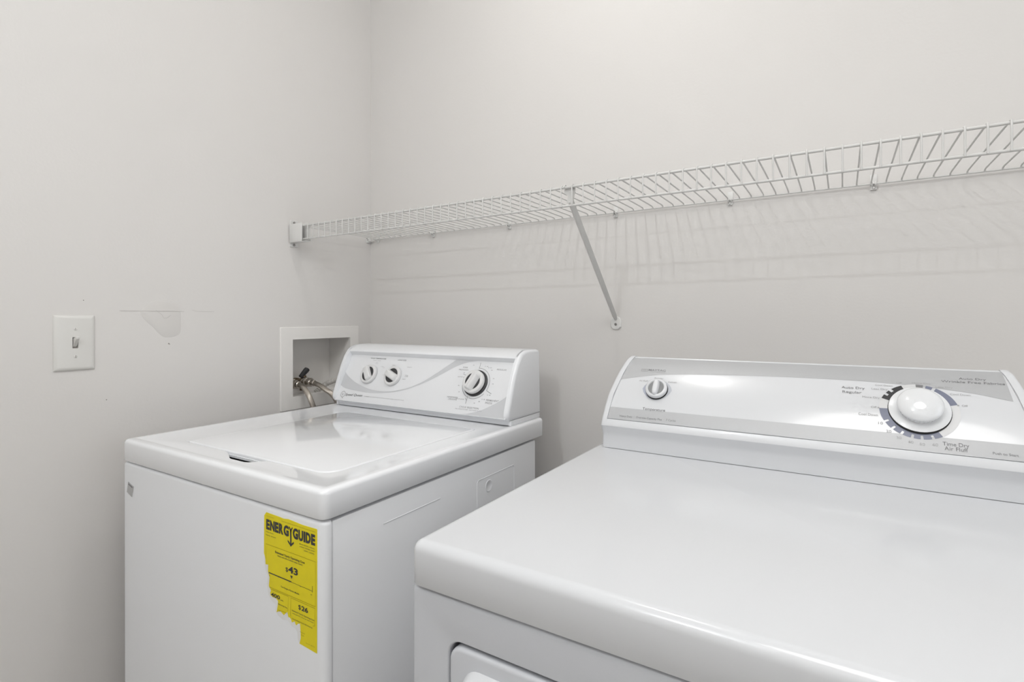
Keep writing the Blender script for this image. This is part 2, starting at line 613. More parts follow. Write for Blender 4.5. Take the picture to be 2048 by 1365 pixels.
def energy_label(W_):
    Y = -0.8172
    S = lambda u, v: (Vector((u, Y, v)), Vector((0, -1, 0)))
    out = [(0.7596, 0.8530), (0.7585, 0.8542), (0.7252, 0.8536), (0.6903, 0.8555), (0.6780, 0.8538), (0.6705, 0.8545), (0.6331, 0.8554), (0.6275, 0.8491), (0.6267, 0.7876), (0.6290, 0.7830), (0.6304, 0.7788), (0.6310, 0.7704),
           (0.6381, 0.7713), (0.6377, 0.7599), (0.6417, 0.7514), (0.6398, 0.7373), (0.6454, 0.7315), (0.6435, 0.7276), (0.6444, 0.7234), (0.6509, 0.7218), (0.6582, 0.7227), (0.664, 0.7194), (0.6627, 0.7107), (0.66, 0.7004),
           (0.6640, 0.7030), (0.6708, 0.705), (0.6788, 0.7015), (0.6830, 0.7055), (0.6877, 0.7091), (0.6903, 0.7017), (0.6935, 0.7022), (0.6972, 0.6999), (0.699, 0.6961), (0.7059, 0.6998), (0.7085, 0.6955), (0.7106, 0.6953), (0.7130, 0.6985), (0.7191, 0.7001),
           (0.7203, 0.6886), (0.7207, 0.6781), (0.7177, 0.6691), (0.7588, 0.6673)]
    mb = MB()
    lo = [(x, Y, z) for x, z in out]
    mb.loft([[(x, Y + .0002, z) for x, z in out], [(x, Y - .0003, z) for x, z in out]], 'yellow_label', cap0=False, cap1=False)
    mb.poly([(x, Y - .0003, z) for x, z in out], 'yellow_label')
    lab = mb.build('energy_label', W_, angle=None)
    lab['label'] = 'yellow energy guide label, torn away at lower left'
    # white paper left where the label was torn
    tp = [(0.6281, 0.7860), (0.6296, 0.7800), (0.6304, 0.7700), (0.6375, 0.7705), (0.6370, 0.7600), (0.6410, 0.7514), (0.6390, 0.7370), (0.6446, 0.7315), (0.6430, 0.7230), (0.6580, 0.7230), (0.6635, 0.7190), (0.6620, 0.7100), (0.6596, 0.7000), (0.6708, 0.7056), (0.6788, 0.7021),
          (0.6877, 0.7100), (0.6900, 0.7010), (0.6970, 0.6990), (0.6992, 0.6950), (0.7059, 0.6990), (0.7106, 0.6943), (0.7186, 0.6990), (0.7198, 0.6886), (0.7202, 0.6781), (0.7172, 0.6688),
          (0.7130, 0.6740), (0.7120, 0.6850), (0.7070, 0.6890), (0.6990, 0.6900), (0.6880, 0.6960), (0.6760, 0.6930), (0.6640, 0.6960), (0.6560, 0.7010), (0.6575, 0.7120), (0.6470, 0.7150), (0.6385, 0.7220), (0.6340, 0.7390), (0.6370, 0.7520), (0.6310, 0.7600), (0.6270, 0.7720)]
    mb = MB()
    mb.poly([(x, Y + .00005, z) for x, z in tp], 'torn_paper')
    mb.build('torn_paper', W_, angle=None)['label'] = 'white paper left by the torn label'
    L = Lettering()
    K = 'black_print'
    # heavy condensed headline, letter by letter, the Y runs down into an arrow
    E0, E1, zb, hh = 0.6330, 0.7559, 0.8294, 0.0154
    widths = [('E', .85), ('N', 1.05), ('E', .85), ('R', 1.0), ('G', 1.15), ('Y', .75), ('G', 1.15), ('U', 1.0), ('I', .42), ('D', 1.05), ('E', .85)]
    tot = sum(w for _, w in widths)
    x = E0
    for ch, w in widths:
        dx = (E1 - E0) * w / tot
        if ch not in 'Y':
            L.add(ch, x + .0005, x + dx - .0005, zb, hh, K, bold=0.052)
        x += dx
    L.add('Estimated Yearly Operating Cost', 0.6570, 0.7311, 0.7952, 0.0036, K, 0.012)
    L.add('(when used with an electric water heater)', 0.6632, 0.7256, 0.7912, 0.0024, K, 0.006)
    L.add('$', 0.6840, 0.6900, 0.7727, 0.0068, K, 0.006)
    L.add('43', 0.6906, 0.7142, 0.7729, 0.0102, K, 0.03)
    L.add('Cost Range of Similar Models', 0.6718, 0.7175, 0.7441, 0.0026, K, 0.006)
    L.add('400', 0.6458, 0.6691, 0.7232, 0.0062, K, 0.02)
    L.add('kWh', 0.6710, 0.6778, 0.7226, 0.0020, K, 0.008)
    L.add('Electricity Use', 0.6651, 0.6880, 0.7147, 0.0022, K, 0.006)
    L.add('$', 0.7155, 0.7215, 0.7222, 0.0072, K, 0.006)
    L.add('26', 0.7230, 0.7386, 0.7222, 0.0072, K, 0.03)
    L.add('Estimated Yearly Operating Cost', 0.6999, 0.7533, 0.7146, 0.0022, K, 0.006)
    L.add('(when used with a natural gas water heater)', 0.7007, 0.7515, 0.7108, 0.0016, K, 0.003)
    L.add('Your cost will depend on your utility rates and use.', 0.7000, 0.7490, 0.7020, 0.0020, K, 0.008)
    L.add('For more', 0.7194, 0.7311, 0.6876, 0.0018, 'label_rule', 0.003)
    L.add('ftc.gov', 0.7224, 0.7295, 0.6836, 0.0018, 'label_rule', 0.003)
    L.add('Part No. 803210', 0.7336, 0.7540, 0.6749, 0.0014, 'label_rule', 0.002)
    L.add('U.S. Government', 0.6331, 0.6538, 0.8494, 0.0013, 'label_rule', 0.002)
    L.add('Federal law prohibits removal of this label before consumer purchase.', 0.6740, 0.7554, 0.8488, 0.0014, 'label_rule', 0.004)
    L.add('Clothes Washer', 0.6324, 0.6537, 0.8236, 0.0017, K, 0.004)
    L.add('Capacity: Standard', 0.6324, 0.6585, 0.8186, 0.0017, K, 0.004)
    L.add('Models AWN412, AWN432', 0.7185, 0.7543, 0.8228, 0.0017, K, 0.004)
    L.add('AWN542, AWNA62, AWS51', 0.7185, 0.7543, 0.8188, 0.0017, K, 0.004)
    L.add('LWS21, LWN432', 0.7295, 0.7535, 0.8147, 0.0017, K, 0.004)
    L.add('$39', 0.6410, 0.6435, 0.7541, 0.0014, K, 0.004)
    L.add('$88', 0.7450, 0.7480, 0.7520, 0.0014, K, 0.004)

    def extra(mb):
        def fill(pts, m=K):
            mb.poly([(a, Y - .0007, b) for a, b in pts], m)
        yx = 0.6970
        # Y of the headline: two arms, long stem, arrow head
        fill([(0.6918, 0.8446), (0.6945, 0.8446), (0.6985, 0.8390), (0.6985, 0.8370), (0.6957, 0.8370), (0.6957, 0.8385)])
        fill([(0.7022, 0.8446), (0.6996, 0.8446), (0.6957, 0.8390), (0.6957, 0.8370), (0.6985, 0.8370), (0.6985, 0.8388)])
        fill([(yx - .0016, 0.8375), (yx - .0016, 0.8190), (yx + .0016, 0.8190), (yx + .0016, 0.8375)])
        fill([(yx, 0.8141), (0.6893, 0.8205), (0.6895, 0.8232), (yx - .0015, 0.8190), (yx + .0015, 0.8190), (0.7045, 0.8232), (0.7047, 0.8205)])
        fill([(0.6957, 0.7690), (0.7017, 0.7690), (0.6987, 0.7638)])
        rib = lambda p, w, m: ribbon(mb, S, p, w, m, 0.0007)
        rib([(0.6400, 0.7593), (0.6985, 0.7593)], 0.0016, K)
        rib([(0.6985, 0.7590), (0.7490, 0.7586)], 0.0005, K)
        rib([(0.7490, 0.7665), (0.7490, 0.7565)], 0.0006, K)
        for tx in (0.6405, 0.6655, 0.6930, 0.7205):
            rib([(tx, 0.7592), (tx, 0.7570)], 0.0006, K)
        q = 'label_rule'
        rib([(0.6330, 0.7800), (0.6324, 0.8043), (0.7563, 0.8046), (0.7560, 0.7370), (0.6415, 0.7362)], 0.0005, q)
        rib([(0.6463, 0.7338), (0.6909, 0.7345), (0.6896, 0.7110)], 0.0005, q)
        rib([(0.6640, 0.7060), (0.6860, 0.7070)], 0.0004, q)
        rib([(0.6960, 0.7050), (0.6970, 0.7341), (0.7550, 0.7341), (0.7543, 0.7074), (0.7500, 0.7064)], 0.0005, q)
    L.build('lettering', S, lab, 0.0007, extra)


WPA, WPB = Vector((-0.2920, 0.9329)), Vector((-0.2245, 1.0691))
WPT = (WPB - WPA).normalized()
WPN = Vector((0, -WPT.y, WPT.x))


def wsurf(u, s):
    p = WPA + WPT * s
    return Vector((u, p.x, p.y)), WPN


def wframe(u, s, ang=0.0, lift=0.0):
    P, N = wsurf(u, s)
    X = Vector((1, 0, 0))
    Yv = N.cross(X)
    m = Matrix((X, Yv, N)).transposed().to_4x4()
    return Matrix.Translation(P + N * lift) @ m @ Matrix.Rotation(radians(ang), 4, 'Z')


def washer_console(W_):
    X0, X1 = 0.1475, 0.7660
    full = [(-0.2765, 0.9262), (-0.2850, 0.9280), (-0.2905, 0.9335), (-0.2925, 0.9405), (-0.2905, 0.9520), (-0.2765, 0.9920), (-0.2620, 1.0310), (-0.2490, 1.0580), (-0.2360, 1.0760), (-0.2260, 1.0830), (-0.2080, 1.0895), (-0.1900, 1.0910), (-0.1500, 1.0905), (-0.1410, 1.0880), (-0.1365, 1.0800), (-0.1350, 0.9262)]
    mb = MB()
    cy, cz = -0.195, 1.0

    def cap(xi, xo):
        s = 1 if xo > xi else -1
        loops = []
        b = 0.0085
        def shrink(d):
            out = []
            n = len(full)
            for i in range(n):
                p = Vector(full[i])
                t = (Vector(full[(i + 1) % n]) - Vector(full[i - 1])).normalized()
                nn = Vector((t.y, -t.x))
                if nn.dot(p - Vector((cy, cz))) > 0:
                    nn = -nn
                out.append(p + nn * d)
            return out
        loops.append([(xi, p[0], p[1]) for p in full])
        for k in range(0, 7):
            a = radians(90 * k / 6)
            loops.append([(xo - s * b * (1 - sin(a)), p[0], p[1]) for p in shrink(b * (1 - cos(a)))])
        mb.loft(loops, 'plastic')
    cap(0.1650, X0)
    cap(0.7530, X1)
    # hood along the top, between the ends
    hood = [(-0.2360, 1.0760), (-0.2260, 1.0830), (-0.2080, 1.0895), (-0.1900, 1.0910), (-0.1500, 1.0905), (-0.1410, 1.0880), (-0.1365, 1.0800), (-0.1350, 0.9262), (-0.1500, 0.9262), (-0.1500, 1.0560), (-0.2250, 1.0580), (-0.2290, 1.0604), (-0.2385, 1.0715), (-0.2380, 1.0742)]
    mb.loft([[(0.160, y, z) for y, z in hood], [(0.758, y, z) for y, z in hood]], 'plastic')
    # chin and plinth
    chin = [(-0.1500, 0.9150), (-0.1500, 0.9300), (-0.2780, 0.9340), (-0.2900, 0.9335), (-0.2880, 0.9305), (-0.2790, 0.9275), (-0.2752, 0.9235), (-0.2740, 0.9148)]
    mb.loft([[(0.1605, y, z) for y, z in chin], [(0.7600, y, z) for y, z in chin]], 'plastic')
    mb.box(0.1505, 0.1600, -0.2760, -0.1362, 0.9143, 0.9268, 'plastic', 0.001)
    mb.box(0.7560, 0.7638, -0.2760, -0.1362, 0.9143, 0.9268, 'plastic', 0.001)
    con = mb.build('control_console', W_, angle=38)
    # printed control panel, set back between the ends
    mb = MB()
    q = []
    for u in (0.1610, 0.7580):
        row = []
        for s, l in ((-0.001, -0.006), (-0.001, -0.001), (0.001, 0.0), (0.1425, 0.0), (0.1425, -0.006)):
            P, N = wsurf(u, s)
            row.append(P + N * l)
        q.append(row)
    mb.loft(q, 'panel_plastic')
    pan = mb.build('control_panel', con, angle=40)
    # print
    L = Lettering()
    G, LT = 'grey_text', 'light_text'
    L.add('WASH TEMPERATURE', 0.2491, 0.3121, 0.1318, 0.0036, G, 0.01)
    L.add('WASH / RINSE', 0.2624, 0.2936, 0.1262, 0.0022, LT)
    L.add('HOT', 0.2770, 0.2850, 0.1205, 0.0020, LT)
    L.add('COLD', 0.2755, 0.2865, 0.1170, 0.0020, LT)
    L.add('WARM', 0.3010, 0.3120, 0.1090, 0.0020, LT)
    L.add('COLD', 0.3080, 0.3180, 0.1060, 0.0020, LT)
    L.add('COLD', 0.3190, 0.3300, 0.0840, 0.0020, LT)
    L.add('LOAD SIZE', 0.3588, 0.3905, 0.1308, 0.0036, G, 0.01)
    L.add('MEDIUM', 0.4020, 0.4190, 0.1120, 0.0024, LT)
    L.add('EXTRA', 0.4040, 0.4150, 0.0880, 0.0022, LT)
    L.add('LARGE', 0.4040, 0.4160, 0.0845, 0.0022, LT)
    L.add('RESET', 0.3990, 0.4110, 0.0760, 0.0024, LT)
    L.add('SMALL', 0.3440, 0.3560, 0.1150, 0.0022, LT)
    L.add('MINI', 0.3250, 0.3310, 0.0880, 0.0022, LT)
    L.add('Speed Queen', 0.1995, 0.2690, 0.0140, 0.0074, 'grey_text', 0.012, 0.25, 0.0158)
    L.add('COMMERCIAL HEAVY DUTY EXTRA LARGE SUPER CAPACITY PLUS', 0.2759, 0.4284, 0.0166, 0.0022, LT, 0.004, 0, 0.0172)
    L.add('S', 0.1862, 0.1902, 0.0146, 0.0050, G, 0.02)
    L.add('SOAK', 0.5930, 0.6091, 0.1206, 0.0042, LT, 0.006)
    L.add('PREWASH', 0.5825, 0.6122, 0.1136, 0.0042, LT, 0.006)
    L.add('REGULAR', 0.6989, 0.7275, 0.1200, 0.0044, LT, 0.006)
    L.add('HANDWASH', 0.5698, 0.6036, 0.0385, 0.0044, LT, 0.006)
    L.add('- DELICATE', 0.5720, 0.6026, 0.0330, 0.0044, LT, 0.006)
    L.add('PERMANENT', 0.6908, 0.7274, 0.0392, 0.0048, LT, 0.006)
    L.add('PRESS', 0.6903, 0.7102, 0.0322, 0.0048, LT, 0.006)
    L.add('CYCLE SELECTION', 0.6165, 0.6756, 0.0160, 0.0046, LT, 0.006)
    L.add('PULL KNOB TO START · PUSH KNOB TO STOP', 0.6057, 0.6862, 0.0112, 0.0024, LT, 0.002)
    cc = (0.6471, 0.0819)
    for a, t, rr in ((68, '14', .050), (55, '10', .053), (45, '6', .053), (18, '4', .051), (2, '2', .051), (-48, '12', .053), (-62, '8', .052), (-78, '4', .052), (150, '6', .052), (165, 'SPIN', .054), (190, '6', .052), (-150, '3', .052), (-128, 'RINSE', .056), (115, '2', .053), (-30, '14', .055)):
        x, y = cc[0] + rr * cos(radians(a)), cc[1] + rr * sin(radians(a))
        w = .0025 * len(t)
        L.add(t, x - w, x + w, y - .0012, .0026, LT)

    def extra(mb):
        low = [(0.1645, 0.0440), (0.1913, 0.0353), (0.2481, 0.0306), (0.2966, 0.0291), (0.3542, 0.0336), (0.4111, 0.0447), (0.4662, 0.0655), (0.5173, 0.0920), (0.5661, 0.1212), (0.6000, 0.1350), (0.6345, 0.1420)]
        upp = [(0.1645, 0.0860), (0.1800, 0.0750), (0.2145, 0.0588), (0.2546, 0.0471), (0.3016, 0.0382), (0.3560, 0.0378), (0.4130, 0.0484), (0.4680, 0.0715), (0.5100, 0.1000), (0.5400, 0.1230), (0.5648, 0.1420)]
        band(mb, wsurf, [tuple(p) for p in spline([(*p, 0) for p in low], 5)], [tuple(p) for p in spline([(*p, 0) for p in upp], 5)], 'swoosh_print', 0.0003)
        g0 = [(0.6300, 0.0008), (0.6480, 0.0030), (0.6824, 0.0142), (0.7148, 0.0320), (0.7374, 0.0472), (0.7535, 0.0620)]
        g1 = [(0.6330, 0.0006), (0.6580, 0.0006), (0.6900, 0.0006), (0.7200, 0.0006), (0.7400, 0.0006), (0.7535, 0.0006)]
        band(mb, wsurf, [tuple(p) for p in spline([(*p, 0) for p in g1], 5)], [tuple(p) for p in spline([(*p, 0) for p in g0], 5)], 'swoosh_print', 0.0003)
        # cycle ring with its gaps and pointer lines
        for a0, a1 in ((95, -25), (-38, -105), (-112, -205)):
            ribbon(mb, wsurf, [(cc[0] + .0405 * cos(radians(a0 + (a1 - a0) * k / 24)), cc[1] + .0405 * sin(radians(a0 + (a1 - a0) * k / 24))) for k in range(25)], 0.0009, G, 0.0004)
        for p in ([(0.6452, 0.1225), (0.6452, 0.1375)], [(0.6270, 0.0420), (0.6330, 0.0350)], [(0.6330, 0.0470), (0.6325, 0.0270)], [(0.6850, 0.0650), (0.7010, 0.0580)], [(0.6110, 0.1010), (0.6000, 0.1045)]):
            ribbon(mb, wsurf, p, 0.0009, G, 0.0004)
        # round emblem with a tail
        ec = (0.1893, 0.0172)
        arc_band(mb, wsurf, ec, 0.0080, 0.0094, 0, 360, LT, 0.0004, 28)
        ribbon(mb, wsurf, [(0.1885, 0.0095), (0.1910, 0.0060), (0.1950, 0.0055)], 0.0014, LT, 0.0004)
    L.build('printed_markings', wsurf, con, 0.0004, extra)

    # knobs
    def selector(u, s, r, ang, name, lab, skirt=False, hk=1.0):
        F = wframe(u, s)
        mb = MB()
        h = 0.010 * hk
        z0 = 0.0
        if skirt:
            mb.lathe([(0.0345, 0.0002), (0.0345, 0.0035), (0.033, 0.0045), (0.02, 0.0045)], F, 'dark_plastic', 48)
            z0 = 0.0065
            mb.lathe([(0.028, 0.004), (0.028, 0.0070)], F, 'dark_plastic', 40)
        ri = r * (0.74 if not skirt else 0.72)
        # outer wall, rounded rim, cup with dark floor
        mb.lathe([(r * .97, z0 + .0006), (r, z0 + .0016), (r, z0 + h - .003), (r - .001, z0 + h - .001), (r - .003, z0 + h), (ri + .001, z0 + h), (ri, z0 + h - .0006), (ri, z0 + h - .0016), (0.0005, z0 + h - .0016)], F, 'knob_plastic', 48,
                 mats=['knob_plastic'] * 7 + ['dark_plastic'])
        # grip bar
        G = F @ Matrix.Rotation(radians(ang), 4, 'Z')
        wb, wt, ht = r * (0.38 if not skirt else 0.46), r * (0.27 if not skirt else 0.22), 0.0185 * hk + z0
        Lb, Lt = ri + .0018, ri * 0.94
        def lp(L_, w_, z):
            return [G @ Vector((x, y, z)) for x, y in rrect(-L_, L_, -w_, w_, w_ * .45, 4)]
        mb.loft([lp(Lb, wb, z0 + .002), lp(Lb, wb * .96, z0 + h), lp(Lt + .001, wt + .001, ht - .002), lp(Lt, wt, ht - .0006), lp(Lt - .001, wt - .001, ht)], 'knob_plastic')
        if skirt:
            mb.loft([lp(Lt * .9, .0012, ht - .0004), lp(Lt * .9, .0010, ht + .0004)], 'pale_print')
        o = mb.build(name, con, angle=40)
        o['label'] = lab
    selector(0.2688, 0.0830, 0.0285, -52, 'knob', 'wash temperature knob')
    selector(0.3628, 0.0830, 0.0285, -22, 'knob', 'load size knob')
    selector(0.6471, 0.0819, 0.0305, 68, 'knob', 'cycle knob on a black skirt', True, 1.15)


# ---------------------------------------------------------------- dryer
DX0, DX1, DYF, DYB = 1.0027, 1.6857, -0.8781, -0.1900
DPROF = spline([(y, z, 0) for y, z in ((-0.3558, 0.9741), (-0.3487, 0.9861), (-0.3413, 0.9978), (-0.3335, 1.0094), (-0.3255, 1.0207), (-0.3170, 1.0318), (-0.3082, 1.0426), (-0.2991, 1.0531), (-0.2896, 1.0632), (-0.2796, 1.0729), (-0.2689, 1.0818), (-0.2606, 1.0873))], 5)
DS = [0.0]
for _a, _b in zip(DPROF, DPROF[1:]):
    DS.append(DS[-1] + (_b - _a).length)


def dsurf(u, s):
    s = max(0.0, min(DS[-1] - 1e-6, s))
    i = 0
    while DS[i + 1] < s:
        i += 1
    k = (s - DS[i]) / (DS[i + 1] - DS[i])
    p = DPROF[i].lerp(DPROF[i + 1], k)
    i0, i1 = max(0, i - 3), min(len(DPROF) - 1, i + 4)
    t = (DPROF[i1] - DPROF[i0]).normalized()
    return Vector((u, p.x, p.y)), Vector((0, -t.y, t.x))


def dframe(u, s, lift=0.0):
    P, N = dsurf(u, s)
    X = Vector((1, 0, 0))
    Yv = N.cross(X)
    return Matrix.Translation(P + N * lift) @ Matrix((X, Yv, N)).transposed().to_4x4()


def build_dryer():
    D = thing('clothes_dryer', 'white front-loading clothes dryer with a large round timer dial, nearest the camera', 'dryer', ((DX0 + DX1) / 2, (DYF + DYB) / 2, 0))
    mb = MB()
    loops = []

    def ring(inset, z):
        loops.append([(x, y, z) for x, y in rrect(DX0 + inset, DX1 - inset, DYF + inset, DYB - inset, max(0.012 - inset, 0.0015), 6)])
    ring(0.020, 0.8680)
    ring(0.0030, 0.8642)
    ring(0.0008, 0.8636)
    ring(0.0, 0.8646)
    rf = 0.0125
    ring(0.0, 0.914 - rf)
    for k in range(1, 9):
        a = radians(90 * k / 8)
        ring(rf * (1 - cos(a)), 0.914 - rf + rf * sin(a))
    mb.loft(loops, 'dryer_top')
    mb.build('top_panel', D, angle=50)
    # cabinet: shell, and a front with a rolled door opening
    mb = MB()
    mb.box(DX0 + .001, DX1 - .001, -0.845, DYB - .004, 0.02, 0.8575, 'dryer_paint_shaded', 0.003)
    mb.build('cabinet', D, angle=35)
    mb = MB()
    ox = lambda i: rrect(DX0 - .0008 + i, DX1 + .0008 - i, 0.09 + i, 0.8600 - i, (0.006, 0.006, 0.004, 0.004), 5)
    op = lambda i: rrect(1.0560 - i, 1.6330 + i, 0.235 - i, 0.8140 + i, 0.018 + i, 8)
    Y0 = -0.8740
    L2 = []
    L2.append([(x, -0.8455, z) for x, z in ox(0)])
    L2.append([(x, Y0 + .006, z) for x, z in ox(0)])
    for k in range(1, 6):
        a = radians(90 * k / 5)
        L2.append([(x, Y0 + .006 - .006 * sin(a), z) for x, z in ox(.006 * (1 - cos(a)))])
    mb.loft(L2, 'dryer_paint_shaded', cap0=False, cap1=False)
    fr = 0.004
    outer = L2[-1]
    inner = [(x, Y0, z) for x, z in op(fr * .6)]
    mb.poly(outer, 'dryer_paint_shaded', [inner])
    L3 = []
    for k in range(0, 5):
        a = radians(90 * k / 4)
        L3.append([(x, Y0 + fr * (1 - cos(a)), z) for x, z in op(fr * .6 * (1 - sin(a)))])
    L3.append([(x, -0.8500, z) for x, z in op(0)])
    mb.loft(L3, 'dryer_paint_shaded', cap0=False, cap1=False)
    mb.poly(L3[-1], 'dark_gap')
    bmesh.ops.remove_doubles(mb.bm, verts=mb.bm.verts, dist=1e-5)
    mb.build('front_panel', D, angle=40)
    # door
    mb = MB()
    dr = lambda i: rrect(1.0573 + i, 1.6317 - i, 0.2365 + i, 0.8098 - i, 0.018 - min(i, .014), 8)
    yd = -0.8752
    L4 = [[(x, -0.853, z) for x, z in dr(0)], [(x, yd + .005, z) for x, z in dr(0)]]
    for k in range(1, 6):
        a = radians(90 * k / 5)
        L4.append([(x, yd + .005 - .005 * sin(a), z) for x, z in dr(.005 * (1 - cos(a)))])
    mb.loft(L4, 'dryer_paint_shaded')
    door = mb.build('door', D, angle=40)
    # pull handle: a moulded bar with a sloping top
    mb = MB()
    hl = []
    for yy, z0, z1, ins in ((yd + .002, 0.742, 0.7925, 0.0), (yd - .006, 0.743, 0.7900, 0.0015), (yd - .016, 0.745, 0.7835, 0.004), (yd - .021, 0.748, 0.7780, 0.007), (yd - .023, 0.752, 0.7730, 0.010)):
        hl.append([(x, yy, z) for x, z in rrect(1.0775 + ins, 1.6110 - ins, z0, z1, (z1 - z0) * .42, 6)])
    mb.loft(hl, 'dryer_plastic')
    mb.build('door_handle', door, angle=60)
    mb = MB()
    mb.box(DX0 + .03, DX1 - .03, -0.84, -0.22, 0.0, 0.09, 'dark_plastic', 0.004)
    mb.build('base', D)
    dryer_console(D)
    return D


def dryer_console(D):
    XL, XR = 1.0236, 1.6685
    TZ = ((0.96, 0), (0.974, .0019), (0.9965, .0029), (1.0195, .0048), (1.038, .0090), (1.059, .0137), (1.076, .0190), (1.084, .0218), (1.0885, .0246))

    def tap(z):
        # the ends of the console lean in towards the top
        if z <= TZ[0][0]:
            return 0.0
        for (a, p), (b, q) in zip(TZ, TZ[1:]):
            if z <= b:
                return p + (q - p) * (z - a) / (b - a)
        return TZ[-1][1]
    fp = [(p.x, p.y) for p in DPROF]
    prof = [(-0.2100, 0.9145), (-0.3485, 0.9145), (-0.3490, 0.9380), (-0.3520, 0.9460), (-0.3585, 0.9560), (-0.3600, 0.9600)] + [(y - .0012, z + .0012) for y, z in fp] + [(-0.2540, 1.0905), (-0.2460, 1.0900), (-0.2400, 1.0850), (-0.2150, 1.0500)]
    mb = MB()

    def cap(side):
        s = 1 if side == 'R' else -1
        n = len(prof)
        loops = []
        b = 0.005
        c = Vector((-0.27, 1.0))

        def shr(d):
            o = []
            for i in range(n):
                p = Vector(prof[i])
                t = (Vector(prof[(i + 1) % n]) - Vector(prof[i - 1])).normalized()
                nn = Vector((t.y, -t.x))
                if nn.dot(p - c) > 0:
                    nn = -nn
                o.append(p + nn * d)
            return o

        def xo(z, d):
            e = (XR - tap(z)) if s > 0 else (XL + tap(z))
            return e - s * d
        loops.append([(xo(p[1], 0.0115), p[0], p[1]) for p in prof])
        for k in range(0, 6):
            a = radians(90 * k / 5)
            loops.append([(xo(p.y, b * (1 - sin(a))), p.x, p.y) for p in shr(b * (1 - cos(a)))])
        mb.loft(loops, 'dryer_plastic')
    cap('L')
    cap('R')
    # body between the end caps: plinth with a projecting ledge under the panel
    body = [(-0.2105, 0.9147), (-0.3482, 0.9147), (-0.3486, 0.9380), (-0.3515, 0.9460), (-0.3580, 0.9560), (-0.3602, 0.9600), (-0.3598, 0.9640), (-0.3556, 0.9722)]
    N = []
    for y, z in fp:
        N.append((y + .0030, z - .0022))
    body += N[1:] + [(-0.2550, 1.0885), (-0.2470, 1.0885), (-0.2410, 1.0835), (-0.2155, 1.0500)]
    row = lambda e: [((XL + .010 + tap(z)) if e == 0 else (XR - .010 - tap(z)), y, z) for y, z in body]
    mb.loft([row(0), row(1)], 'dryer_plastic')
    con = mb.build('control_console', D, angle=28)
    # control panel sheet
    mb = MB()
    e0 = lambda s: XL + .0117 + tap(dsurf(0, s)[0].z)
    e1 = lambda s: XR - .0117 - tap(dsurf(0, s)[0].z)
    NS = 40
    top, bot = [], []
    for a in (0, 1):
        rt, rb = [], []
        for k in range(NS + 1):
            s = DS[-1] * k / NS
            u = e0(s) if a == 0 else e1(s)
            P, Nn = dsurf(u, s)
            rt.append(P)
            rb.append(P - Nn * .0016)
        top.append(rt)
        bot.append(rb)
    mb.loft([top[0] + bot[0][::-1], top[1] + bot[1][::-1]], 'dryer_panel')
    pan = mb.build('control_panel', con, angle=40)

    L = Lettering()
    G, LT, C = 'grey_text', 'light_text', 'light_text'
    L.add('Air Fluff', 1.0847, 1.1021, 0.0853, 0.0035, LT)
    L.add('Regular', 1.1140, 1.1319, 0.0935, 0.0036, LT)
    L.add('Delicate', 1.1420, 1.1584, 0.0862, 0.0035, LT)
    L.add('Temperature', 1.1031, 1.1464, 0.0234, 0.0059, G, 0.0, 0, 0.0238)
    L.add('Heavy Duty  ·  Oversize Capacity Plus  ·  7 Cycles', 1.0608, 1.1686, 0.0052, 0.0040, G, 0.004, 0, 0.0061)
    L.add('MAYTAG', 1.0981, 1.1320, 0.1122, 0.0050, G, 0.008)
    L.add('Performa', 1.1017, 1.1321, 0.1088, 0.0023, LT, 0.0, 0.3)
    L.add('Auto Dry', 1.4270, 1.4592, 0.0973, 0.0047, G, 0.002)
    L.add('Regular', 1.4282, 1.4549, 0.0886, 0.0046, G, 0.002)
    L.add('Cool Down', 1.4733, 1.4965, 0.1062, 0.0031, LT)
    L.add('Off', 1.5015, 1.5090, 0.1129, 0.0033, LT)
    L.add('Less Dry', 1.4682, 1.4898, 0.0982, 0.0038, LT)
    L.add('More Dry', 1.4556, 1.4789, 0.0813, 0.0037, LT)
    L.add('Off', 1.4668, 1.4741, 0.0634, 0.0038, LT)
    L.add('Cool Down', 1.4499, 1.4755, 0.0494, 0.0045, LT)
    for t, x0, x1, v in (('10', 1.4755, 1.4815, 0.0363), ('20', 1.4851, 1.4918, 0.0238), ('30', 1.4974, 1.5038, 0.0149), ('40', 1.5113, 1.5180, 0.0098), ('50', 1.5250, 1.5316, 0.0081), ('60', 1.5402, 1.5468, 0.0094)):
        L.add(t, x0, x1, v, 0.0044, LT)
    L.add('Time Dry', 1.5521, 1.5818, 0.0117, 0.0061, G, 0.002)
    L.add('Air Fluff', 1.5537, 1.5800, 0.0048, 0.0061, G, 0.002)
    L.add('More Dry', 1.5219, 1.5455, 0.1145, 0.0032, LT)
    L.add('Less Dry', 1.5509, 1.5716, 0.1087, 0.0031, LT)
    L.add('Cool Down', 1.5672, 1.5913, 0.0963, 0.0036, LT)
    L.add('Off', 1.5791, 1.5861, 0.0767, 0.0037, LT)
    L.add('Auto Dry', 1.5805, 1.6127, 0.1277, 0.0043, G, 0.002)
    L.add('Wrinkle Free Fabrics', 1.5586, 1.6330, 0.1204, 0.0045, G, 0.002)
    L.add('Push to Start', 1.6065, 1.6333, 0.0057, 0.0038, G, 0.002)
    dc = (1.5270, 0.0652)

    def extra(mb):
        # silver band along the bottom, silver field above the arc
        n = 24
        xs_ = [e0(0.01) + .0006 + (e1(0.01) - e0(0.01) - .0012) * k / n for k in range(n + 1)]
        band(mb, dsurf, [(x, 0.0006) for x in xs_], [(x, 0.0238) for x in xs_], 'silver_print', 0.0003)
        arc = [tuple(p) for p in spline([(x, y, 0) for x, y in ((1.0400, 0.0858), (1.1034, 0.1005), (1.1515, 0.1069), (1.2427, 0.1116), (1.3206, 0.1142), (1.3957, 0.1151), (1.4735, 0.1136), (1.5316, 0.1093), (1.5910, 0.1022), (1.6380, 0.0912))], 6)]
